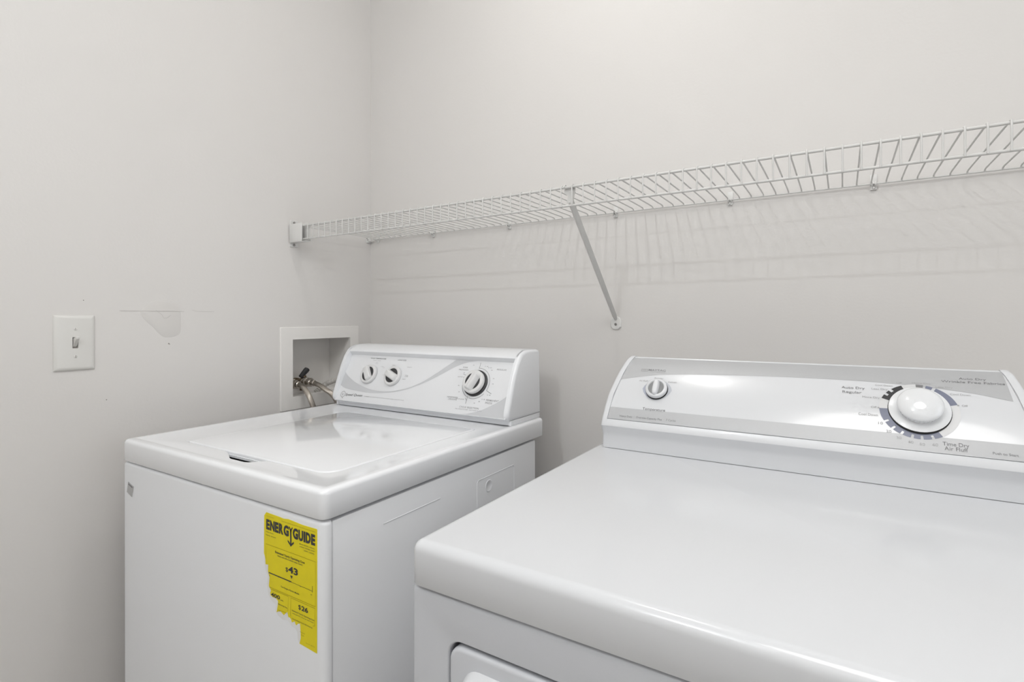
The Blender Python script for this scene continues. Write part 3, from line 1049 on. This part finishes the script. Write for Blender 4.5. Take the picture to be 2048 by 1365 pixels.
        s_top = DS[-1] - .0005
        up = [(min(max(x, e0(s_top) + .0004), e1(s_top) - .0004), s_top) for x, *_ in arc]
        arc = [(min(max(x, e0(y) + .0005), e1(y) - .0005), y) for x, y, *_ in arc]
        band(mb, dsurf, arc, up, 'silver_print', 0.0003)
        # coloured sectors round the timer dial
        r0, r1 = 0.0385, 0.0496
        sec = lambda a, b, ra, rb, m, lift=.0005: arc_band(mb, dsurf, dc, ra, rb, a, b, m, lift, None, 0.96)
        sec(113, 131, r0, r1, 'black_print')
        sec(131, 158, r0, r1 - .0048, 'black_print')
        sec(136.5, 143.5, r1 - .0048, r1, 'black_print')
        sec(148.5, 158, r1 - .0048, r1, 'black_print')
        sec(80, 91, r0, r1, 'grey_text')
        sec(66, 76, r0, r1, 'blue_print')
        sec(17, 61, r0, r1, 'blue_print')
        edges = [-58, -72, -88, -102, -118, -134, -151, -179]
        for a, b in zip(edges, edges[1:]):
            d0 = 2.0 if a != -58 else 0
            d1 = 2.0 if b != -179 else 0
            sec(a - d0, b + d1, r0, r1, 'blue_print')
            if b != -179:
                sec(b + d1, b - d1, r0, r1 - .0060, 'blue_print')
        for a, b in ((17, -58), (91, 113), (158, 181)):
            sec(a, b, r0, r1, 'pale_print', .0004)
        for x, y in ((1.5750, 0.0783), (1.4765, 0.0649)):
            ribbon(mb, dsurf, [(x, y - .0012), (x, y + .0012)], .0024, LT, .0005)
        # eye-shaped surround of the temperature knob
        tc = (1.1236, 0.0690)
        A = [k / 20 for k in range(21)]
        lo = [(tc[0] - .0285 + .057 * t, tc[1] - .0228 * sin(pi * t) ** .62) for t in A]
        hi = [(tc[0] - .0285 + .057 * t, tc[1] + .0228 * sin(pi * t) ** .62) for t in A]
        band(mb, dsurf, lo[:11], hi[:11], 'blue_mid', .0004)
        band(mb, dsurf, lo[10:], hi[10:], 'blue_pale', .0004)
        ribbon(mb, dsurf, [(1.1170, 0.0922), (1.1200, 0.0922)], .0008, LT, .0005)
        # maker's badge: rounded square outline with three strokes
        bx = 1.0830
        for p in ([(bx, .1106), (bx + .0137, .1110)], [(bx, .1158), (bx + .0137, .1161)], [(bx + .0008, .1101), (bx + .0008, .1162)], [(bx + .0130, .1105), (bx + .0130, .1165)]):
            ribbon(mb, dsurf, p, .0017, LT, .0005)
        for k in (0.0045, 0.0068, 0.0092):
            ribbon(mb, dsurf, [(bx + k, .1119), (bx + k, .1149)], .0011, LT, .0005)
    mat('blue_mid', (0.42, 0.44, 0.52), 0.4)
    mat('blue_pale', (0.50, 0.52, 0.56), 0.4)
    L.build('printed_markings', dsurf, con, 0.0006, extra)

    # timer dial: skirt disc, then a domed knob with a fluted edge
    F = dframe(dc[0] + .0006, dc[1], 0.0)
    mb = MB()
    mb.lathe([(0.0394, -0.002), (0.0394, 0.0016), (0.0345, 0.0020), (0.0345, 0.0030)], F, 'dark_gap', 56)
    mb.lathe([(0.0378, 0.0026), (0.0386, 0.0033), (0.0386, 0.0040), (0.0375, 0.0046), (0.0300, 0.0056), (0.0260, 0.0066)], F, 'dial_plastic', 64)
    n = 120
    rings = []
    for r, h, fl in ((0.0255, 0.006, 0.0), (0.0264, 0.0120, 0.0007), (0.0272, 0.0150, 0.0010), (0.0262, 0.0156, 0.0008), (0.0246, 0.0158, 0.0), (0.0246, 0.0170, 0.0), (0.0286, 0.0173, 0.0)):
        rings.append([F @ Vector(((r + fl * cos(30 * 2 * pi * k / n)) * cos(2 * pi * k / n), (r + fl * cos(30 * 2 * pi * k / n)) * sin(2 * pi * k / n), h)) for k in range(n)])
    for a in (8, 16, 26, 38, 50, 62, 74, 84, 89):
        r = 0.0288 * cos(radians(a))
        h = 0.0175 + 0.0120 * sin(radians(a))
        rings.append([F @ Vector((r * cos(2 * pi * k / n), r * sin(2 * pi * k / n), h)) for k in range(n)])
    mb.loft(rings, 'dial_plastic')
    mb.build('timer_dial', con, angle=50)['label'] = 'large white domed timer dial'
    # temperature knob: disc with a raised bar between two scooped sides
    F = dframe(1.1238, 0.0680, 0.0)
    mb = MB()
    mb.lathe([(0.0211, -0.001), (0.0211, 0.0014), (0.0180, 0.0018), (0.0180, 0.0030)], F, 'dark_gap', 40)
    rk = 0.0205
    ri = rk * .78
    mb.lathe([(rk * .97, 0.0026), (rk, 0.0036), (rk, 0.0090), (rk - .0012, 0.0106), (ri, 0.0112), (ri - .0006, 0.0106), (ri - .0012, 0.0096), (0.0005, 0.0092)], F, 'dryer_plastic', 48, mats=['dryer_plastic'] * 6 + ['grey_plastic'])
    lens = []
    for z, w, l in ((0.004, 0.0066, 0.0178), (0.0110, 0.0060, 0.0172), (0.0150, 0.0052, 0.0160), (0.0166, 0.0040, 0.0140), (0.0170, 0.0024, 0.0110)):
        lens.append([F @ Vector((w * (1 - .35 * (1 - abs(cos(2 * pi * k / 40))) ** 2) * (1 if False else 1) * (abs(cos(2 * pi * k / 40)) ** .55) * (1 if cos(2 * pi * k / 40) >= 0 else -1), l * sin(2 * pi * k / 40), z)) for k in range(40)])
    mb.loft(lens, 'dryer_plastic')
    mb.build('temperature_knob', con, angle=50)['label'] = 'small white temperature knob'


# ---------------------------------------------------------------- wire shelf
SZ, SY, SL, SOFF = 1.4478, -0.3209, 0.0395, 1.2511


def build_shelf():
    T = thing('wire_shelf', 'long white wire shelf with a hanging front lip, on the back wall over both machines', 'shelf', (0, 0, SZ))
    X1 = 2.44
    for y, z, r, x0, nm in ((SY, SZ, 0.0027, 0.006, 'rail'), (SY - .0004, SZ - SL, 0.0025, 0.006, 'rail'), (-0.1520, SZ - .001, 0.0020, 0.004, 'rail'), (-0.0085, SZ - .0002, 0.0019, 0.024, 'rail')):
        mb = MB()
        mb.tube([(x0, y, z), (X1, y, z)], r, 'wire_vinyl', 12)
        mb.build(nm, T, angle=50)
    # one cross wire: hooked on the rear rail, over the front rail, down to the lip rail
    rw = 0.0015
    zt = SZ + .0027 + rw * .6
    path = [(0, -0.0085 - .0030, SZ - .002), (0, -0.0125, SZ + .0020), (0, -0.0150, zt - .0010), (0, -0.020, zt), (0, -0.152, zt), (0, SY + .004, zt), (0, SY - .001, zt), (0, SY - .0030, zt - .0014), (0, SY - .0040, zt - .0042), (0, SY - .0041, SZ - .012), (0, SY - .0041, SZ - SL - .0015)]
    mb = MB()
    mb.tube(path, rw, 'wire_vinyl', 8)
    first = mb.build('wire', T, angle=60)
    base = first.location.copy()
    k = 0
    for i in range(-48, 47):
        x = SOFF + .0254 * i
        if x > X1 - .005:
            break
        o = first if k == 0 else first.copy()
        if k:
            COL.objects.link(o)
            o.parent = T
        o.location = base + Vector((x, 0, 0))
        k += 1
    return T


def build_shelf_fittings():
    # end bracket on the left wall
    B = thing('shelf_end_bracket', 'small white end bracket on the left wall, holding the front of the wire shelf', 'bracket', (0, SY, SZ - .02))
    mb = MB()
    mb.loft([[(x, y, z) for y, z in rrect(-0.3265 + i, -0.2985 - i, 1.3885 + i, 1.4708 - i, .002, 3)] for x, i in ((0.0, 0), (0.003, 0), (0.004, .001))], 'clip_plastic')
    mb.build('wall_plate', B)
    mb = MB()
    t = .0016
    mb.box(0.0035, 0.0620, -0.3300, -0.3300 + t, 1.4005, 1.4560, 'clip_plastic', .0004)
    mb.box(0.0035, 0.0790, -0.3100 - t, -0.3100, 1.4005, 1.4560, 'clip_plastic', .0004)
    mb.box(0.0035, 0.0790, -0.3300, -0.3100, 1.4000, 1.4000 + t, 'clip_plastic', .0004)
    mb.build('rail_cup', B)
    for z in (1.4630, 1.3945):
        mb = MB()
        F = Matrix.Translation((0.0036, -0.3140, z)) @ Matrix.Rotation(pi / 2, 4, 'Y')
        mb.lathe([(0.0036, 0), (0.0036, 0.0030), (0.0026, 0.0042), (0.001, 0.0042)], F, 'screw_steel', 6)
        mb.build('screw', B)
    # diagonal brace
    S = thing('shelf_brace', 'slanted white metal brace from the shelf front down to the back wall', 'brace', (0.9209, 0, 1.155))
    a = Vector((0.9205, -0.0065, 1.1650))
    b = Vector((0.9368, SY + .006, 1.4200))
    d = (b - a).normalized()
    side = Vector((1, 0, 0))
    side = (side - d * side.dot(d)).normalized()
    nrm = side.cross(d).normalized()
    if nrm.y > 0:
        nrm = -nrm
    sec = [(-.0075, .0030), (-.0066, .0042), (-.0030, .0012), (0, -.0030), (.0030, .0012), (.0066, .0042), (.0075, .0030), (.0040, -.0022), (0, -.0056), (-.0040, -.0022)]
    mb = MB()
    L_ = []
    for t_, w in ((0, .55), (.04, .9), (.5, 1), (.96, 1), (1, 1)):
        p = a.lerp(b, t_)
        L_.append([p + side * (x * w) - nrm * (y * w) for x, y in sec])
    mb.loft(L_, 'brace_vinyl')
    mb.build('brace_arm', S, angle=30)
    # flat head of the brace, with its hole, hooked over the front rail
    mb = MB()
    yf = SY + .0042
    head = [(0.9245, 1.4440), (0.9245, 1.4380), (0.9330, 1.4295), (0.9300, 1.4150), (0.9440, 1.4120), (0.9490, 1.4350), (0.9505, 1.4440), (0.9480, 1.4495), (0.9270, 1.4495)]
    hole = [(0.9367 + .0022 * cos(2 * pi * k / 12), 1.4415 + .0022 * sin(2 * pi * k / 12)) for k in range(12)]
    for y in (yf, yf + .0016):
        mb.poly([(x, y, z) for x, z in head], 'brace_vinyl', [[(x, y, z) for x, z in hole]])
    mb.loft([[(x, yf, z) for x, z in head], [(x, yf + .0016, z) for x, z in head]], 'brace_vinyl', cap0=False, cap1=False)
    mb.loft([[(x, yf, z) for x, z in hole], [(x, yf + .0016, z) for x, z in hole]], 'brace_vinyl', cap0=False, cap1=False)
    for x in (0.929, 0.9465):
        hk = [(x, yf + .0008 - .0, SZ)] + [(x, SY + .0048 * cos(radians(q)), SZ + .0048 * sin(radians(q))) for q in range(20, 200, 20)]
        mb.tube(hk, .0012, 'brace_vinyl', 6)
    mb.build('brace_head', S, angle=30)
    mb = MB()
    pl = lambda i: [(0.9062 + i, 1.1465 + i), (0.9130, 1.1400 + i), (0.9200, 1.1392 + i), (0.9270, 1.1400 + i), (0.9345 - i, 1.1465 + i), (0.9345 - i, 1.1640), (0.9300 - i, 1.1720 - i), (0.9200, 1.1745 - i), (0.9110 + i, 1.1720 - i), (0.9062 + i, 1.1640)]
    mb.loft([[(x, y, z) for x, z in pl(i)] for y, i in ((0, 0), (-.0035, 0), (-.0050, .0015))], 'clip_plastic')
    mb.build('wall_plate', S, angle=30)
    mb = MB()
    mb.lathe([(0.0034, 0), (0.0034, 0.0016), (0.0022, 0.0030), (0.0006, 0.0030)], Matrix.Translation((0.9205, -0.0050, 1.1535)) @ Matrix.Rotation(pi / 2, 4, 'X'), 'screw_steel', 12)
    mb.build('screw', S)
    # wall clips along the rear rail
    names = ['wall clip in the corner under the left end of the wire shelf', 'wall clip behind the shelf, first to the right of the corner', 'wall clip behind the shelf, second to the right of the corner',
             'wall clip behind the shelf, just right of the slanted brace', 'wall clip behind the shelf, over the left of the dryer', 'wall clip behind the shelf, rightmost, over the dryer dial']
    proto = None
    for lab, x in zip(names, (0.0400, 0.2938, 0.5881, 0.9200, 1.2043, 1.4839)):
        if proto is None:
            proto = thing('shelf_clip', 'white plastic ' + lab, 'clip', (x, 0, SZ), 'wall clips of the wire shelf')
            mb = MB()
            mb.box(-.0065 + x, .0065 + x, -.0022, 0, SZ + .004, SZ + .0205, 'clip_plastic', .0008)
            mb.build('clip_flag', proto)
            mb = MB()
            mb.box(-.0055 + x, .0055 + x, -.0055, 0, SZ - .0115, SZ + .0050, 'clip_plastic', .0008)
            arc = [(x, -.0085 + .0042 * cos(radians(q)), SZ - .0002 + .0042 * sin(radians(q))) for q in range(-20, -260, -20)]
            for dx in (-.0032, .0032):
                mb.tube([(px + dx, py, pz) for px, py, pz in arc], .0015, 'clip_plastic', 6)
            mb.build('clip_hook', proto)
            mb = MB()
            mb.lathe([(0.0023, 0), (0.0023, 0.0030), (0.0016, 0.0042), (0.0004, 0.0042)], Matrix.Translation((x, -.0055, SZ - .0080)) @ Matrix.Rotation(pi / 2, 4, 'X'), 'clip_plastic', 10)
            mb.build('pin', proto)
            px0 = x
        else:
            c = proto.copy()
            COL.objects.link(c)
            c.location = (x, 0, SZ)
            c['label'] = 'white plastic ' + lab
            for ch in list(proto.children):
                q = ch.copy()
                COL.objects.link(q)
                q.parent = c
    # two-screw end clip where the rear rail meets the left wall
    E_ = thing('shelf_end_clip', 'tiny two-holed white end clip tight in the wall corner behind the shelf', 'clip', (0, -.0085, SZ))
    mb = MB()
    mb.box(0.0, 0.0035, -.022, -.001, SZ - .011, SZ + .008, 'clip_plastic', .001)
    mb.box(0.0, 0.020, -.0145, -.0025, SZ - .0065, SZ - .0035, 'clip_plastic', .0008)
    mb.build('clip_body', E_)
    for z in (SZ + .004, SZ - .0005):
        mb = MB()
        mb.lathe([(0.0018, 0), (0.0018, 0.0016)], Matrix.Translation((0.0035, -.0175 + (SZ - z) * .8, z)) @ Matrix.Rotation(pi / 2, 4, 'Y'), 'screw_steel', 8)
        mb.build('screw', E_)


# ---------------------------------------------------------------- outlet box, hoses, switch, lamps
def build_outlet_box():
    B = thing('laundry_outlet_box', 'recessed white plastic laundry outlet box in the left wall behind the washer', 'outlet box', (0, -0.21, 1.016))
    mb = MB()
    fo = lambda i: rrect(-0.3605 + i, -0.0586 - i, 0.8895 + i, 1.1435 - i, .003, 3)
    inn = rrect(-0.3190, -0.0965, 0.9300, 1.1055, .002, 3)
    L_ = [[(0.0, y, z) for y, z in fo(0)], [(0.003, y, z) for y, z in fo(0)], [(0.0045, y, z) for y, z in fo(.0015)]]
    mb.loft(L_, 'box_plastic', cap0=False, cap1=False)
    mb.poly(L_[-1], 'box_plastic', [[(0.0045, y, z) for y, z in inn]])
    bmesh.ops.remove_doubles(mb.bm, verts=mb.bm.verts, dist=1e-5)
    mb.loft([[(0.0045, y, z) for y, z in inn], [(-0.004, y, z) for y, z in inn]], 'box_plastic', cap0=False, cap1=False)
    mb.build('face_frame', B, angle=30)
    mb = MB()
    r1 = rrect(-0.3190, -0.0965, 0.9300, 1.1055, .002, 3)
    r2 = rrect(-0.3230, -0.0935, 0.9200, 1.1085, .002, 3)
    loops = [[(-0.004, y, z) for y, z in r1], [(-0.0240, y, z) for y, z in r1], [(-0.0262, y, z) for y, z in r2], [(-0.1050, y, z) for y, z in rrect(-0.3200, -0.0960, 0.9230, 1.1060, .004, 3)]]
    mb.loft(loops, 'box_plastic', cap0=False, cap1=True)
    mb.build('recess', B, angle=30, normals=True)
    X = Matrix.Rotation(pi / 2, 4, 'Y')

    def valve(y, z, lever, lab):
        mb = MB()
        mb.lathe([(0.011, -.045), (0.011, -.030), (0.0095, -.030), (0.0095, -.004), (0.0125, -.004), (0.0125, .004)], Matrix.Translation((-0.052, y, z)) @ X, 'brass', 20)
        mb.tube([(-0.060, y, z), (-0.060, y, z - .028)], .0085, 'brass', 14)
        mb.lathe([(0.0070, 0), (0.0070, .014), (0.005, .018)], Matrix.Translation((-0.062, y, z + .006)) @ Matrix.Rotation(radians(-25), 4, 'X') @ Matrix.Rotation(radians(18), 4, 'Y'), 'brass', 14)
        v = mb.build('supply_valve', B, angle=40)
        v['label'] = lab
        mb = MB()
        if lever:
            p0 = Vector((-0.058, y - .0085, z + .016))
            p1 = Vector((-0.050, y + .0125, z + .042))
        else:
            p0 = Vector((-0.060, y - .006, z + .014))
            p1 = Vector((-0.056, y - .040, z + .018))
        t = (p1 - p0).normalized()
        n = t.cross(Vector((1, 0, 0))).normalized()
        w = Vector((1, 0, 0))
        L2 = []
        for k, a, b in ((0, .0070, .0060), (.25, .0080, .0066), (.75, .0096, .0076), (.95, .0092, .0072), (1.0, .0062, .0054)):
            p = p0.lerp(p1, k)
            L2.append([p + n * (a * cos(2 * pi * j / 12)) + w * (b * sin(2 * pi * j / 12)) for j in range(12)])
        mb.loft(L2, 'dark_plastic')
        mb.build('valve_handle', v, angle=35)
        mb = MB()
        mb.lathe([(0.0145, -.003), (0.0165, 0), (0.0165, .009), (0.0150, .012), (0.0120, .013), (0.0120, .017), (0.0138, .019), (0.0138, .030), (0.0105, .034)], Matrix.Translation((-0.048, y, z)) @ X, 'nut_steel', 24)
        mb.build('hose_coupling', v, angle=40)
    valve(-0.2900, 0.9640, False, 'supply valve half hidden by the frame')
    valve(-0.2380, 0.9645, True, 'supply valve with its black lever up')
    return B


def hose(name, pts, r, m, label, tip):
    T = thing(name, label, 'hose', pts[0])
    P = spline(pts, 10)
    mb = MB()
    mb.tube(P, r, m, 14)
    mb.build('hose_body', T, angle=None)
    mb = MB()
    d = (P[4] - P[0]).normalized()
    mb.tube([P[0] - d * .002, P[0], P[0] + d * .014, P[0] + d * .0155], [r * 1.15, r * 1.28, r * 1.28, r * 1.1], tip, 16)
    mb.build('ferrule', T, angle=40)
    return T


def build_hoses():
    hose('water_hose', [(-0.0180, -0.2900, 0.9640), (0.0020, -0.2920, 0.9628), (0.0200, -0.2935, 0.9570), (0.0370, -0.2938, 0.9440), (0.0520, -0.2935, 0.9255), (0.0610, -0.2890, 0.9000), (0.0650, -0.2800, 0.8600), (0.0650, -0.2500, 0.6500), (0.0620, -0.1900, 0.3500), (0.0600, -0.1500, 0.2000)],
         0.0080, 'braided_steel', 'braided steel water hose bending down from the left valve in front of the outlet box', 'nut_steel')
    hose('water_hose', [(-0.0180, -0.2380, 0.9645), (0.0020, -0.2350, 0.9615), (0.0250, -0.2318, 0.9541), (0.0450, -0.2277, 0.9428), (0.0610, -0.2216, 0.9320), (0.0750, -0.2120, 0.9080), (0.0800, -0.2000, 0.8600), (0.0820, -0.1600, 0.6500), (0.0800, -0.1300, 0.3500), (0.0800, -0.1200, 0.2000)],
         0.0080, 'braided_steel', 'braided steel water hose from the lever valve running behind the washer console', 'nut_steel')
    T = thing('drain_hose', 'pale ribbed plastic drain hose looping into the outlet box', 'hose', (-0.05, -0.186, 0.924))
    P = spline([(-0.0560, -0.1900, 0.9240), (-0.0540, -0.1830, 0.9300), (-0.0520, -0.1690, 0.9400), (-0.0480, -0.1500, 0.9500), (-0.0260, -0.1400, 0.9600), (0.0000, -0.1340, 0.9630), (0.0250, -0.1280, 0.9580), (0.0500, -0.1200, 0.9350), (0.0650, -0.1100, 0.8900), (0.0700, -0.1000, 0.8000), (0.0700, -0.0900, 0.5000)], 24)
    mb = MB()
    # resample so that every rib is a real ridge
    path, rad = [], []
    acc = 0.0
    for i, p in enumerate(P):
        if i:
            acc += (p - P[i - 1]).length
        path.append(p)
    Q, Rr = [path[0]], [0.0086]
    step = .0012
    d = 0.0
    j = 0
    for i in range(1, len(path)):
        seg = path[i] - path[i - 1]
        ln = seg.length
        while d + step <= ln:
            d += step
            Q.append(path[i - 1] + seg * (d / ln))
            j += 1
            Rr.append((0.0086, 0.0092, 0.0088, 0.0068, 0.0064)[j % 5])
        d -= ln
    mb.tube(Q, Rr, 'corrugated', 14)
    mb.build('hose_body', T, angle=60)


def build_switch():
    T = thing('light_switch', 'white toggle light switch in a plain plate on the left wall', 'light switch', (0, -0.8597, 1.1175))
    y0, y1, z0, z1 = -0.8973, -0.8232, 1.0572, 1.1782
    mb = MB()
    rr = lambda i: rrect(y0 + i, y1 - i, z0 + i, z1 - i, .0018, 3)
    L_ = [[(x, y, z) for y, z in rr(i)] for x, i in ((0, 0), (.0018, 0), (.0040, .0018), (.0056, .0048), (.0062, .0080))]
    mb.loft(L_, 'switch_plastic', cap0=False, cap1=False)
    cy, cz = -0.8597, 1.1180
    hole = rrect(cy - .0052, cy + .0052, cz - .0122, cz + .0122, .0006, 2)
    mb.poly(L_[-1], 'switch_plastic', [[(.0062, y, z) for y, z in hole]])
    mb.loft([[(.0062, y, z) for y, z in hole], [(.0010, y, z) for y, z in hole]], 'switch_plastic', cap0=False, cap1=False)
    mb.poly([(.0010, y, z) for y, z in hole], 'pit')
    bmesh.ops.remove_doubles(mb.bm, verts=mb.bm.verts, dist=1e-6)
    mb.build('wall_plate', T, angle=50)
    mb = MB()
    tg = []
    for x, zc, hh, hw in ((.0012, cz + .0010, .0100, .0036), (.0060, cz + .0024, .0084, .0035), (.0130, cz + .0078, .0044, .0034), (.0190, cz + .0112, .0032, .0033), (.0200, cz + .0118, .0020, .0026)):
        tg.append([(x, y, z) for y, z in rrect(cy - hw, cy + hw, zc - hh, zc + hh, .0012, 3)])
    mb.loft(tg, 'switch_plastic')
    mb.build('toggle', T, angle=40)
    for z in (1.1482, 1.0880):
        mb = MB()
        F = Matrix.Translation((.0058, cy, z)) @ Matrix.Rotation(pi / 2, 4, 'Y')
        mb.lathe([(0.0032, 0), (0.0032, .0008), (0.0024, .0014), (0.0004, .0015)], F, 'switch_plastic', 16)
        mb.box(.0070, .0076, cy - .0004, cy + .0004, z - .0026, z + .0026, 'pit')
        mb.build('screw', T)


def build_lamp(xy, r, drop, label):
    # a shallow round pan on the ceiling, open below; its light sits in it
    T = thing('ceiling_light', label, 'lamp', (xy[0], xy[1], RZ1))
    F = Matrix.Translation((xy[0], xy[1], RZ1)) @ Matrix.Rotation(pi, 4, 'X')
    mb = MB()
    mb.lathe([(r * .2, 0), (r, 0.002), (r, drop), (r * .97, drop), (r * .96, .006), (r * .2, .005)], F, 'lamp_base', 40)
    mb.build('lamp_pan', T, angle=40)


def build_sconce():
    x, _, z = LAMP_FAR
    T = thing('wall_lamp', 'small bare bulb wall lamp high on the wall facing the machines', 'lamp', (x, RY0, z))
    F = Matrix.Translation((x, RY0, z)) @ Matrix.Rotation(-pi / 2, 4, 'X')
    mb = MB()
    mb.lathe([(0.045, 0), (0.045, .010), (0.036, .020), (0.012, .026), (0.012, .085), (0.016, .090), (0.016, .098)], F, 'lamp_base', 28)
    mb.build('lamp_base', T, angle=40)


build_lamp(LAMP_NEAR, 0.075, 0.012, 'small round ceiling lamp over the washing machine')
build_lamp(BOUNCE_MID, 0.415, 0.024, 'added wide ceiling pan standing in for bounced flash, between the dryer and the door')
build_sconce()
build_washer()
build_dryer()
build_shelf()
build_shelf_fittings()
build_outlet_box()
build_hoses()
build_switch()
for o in list(bpy.data.objects):
    if '_w' in o.keys():
        del o['_w']
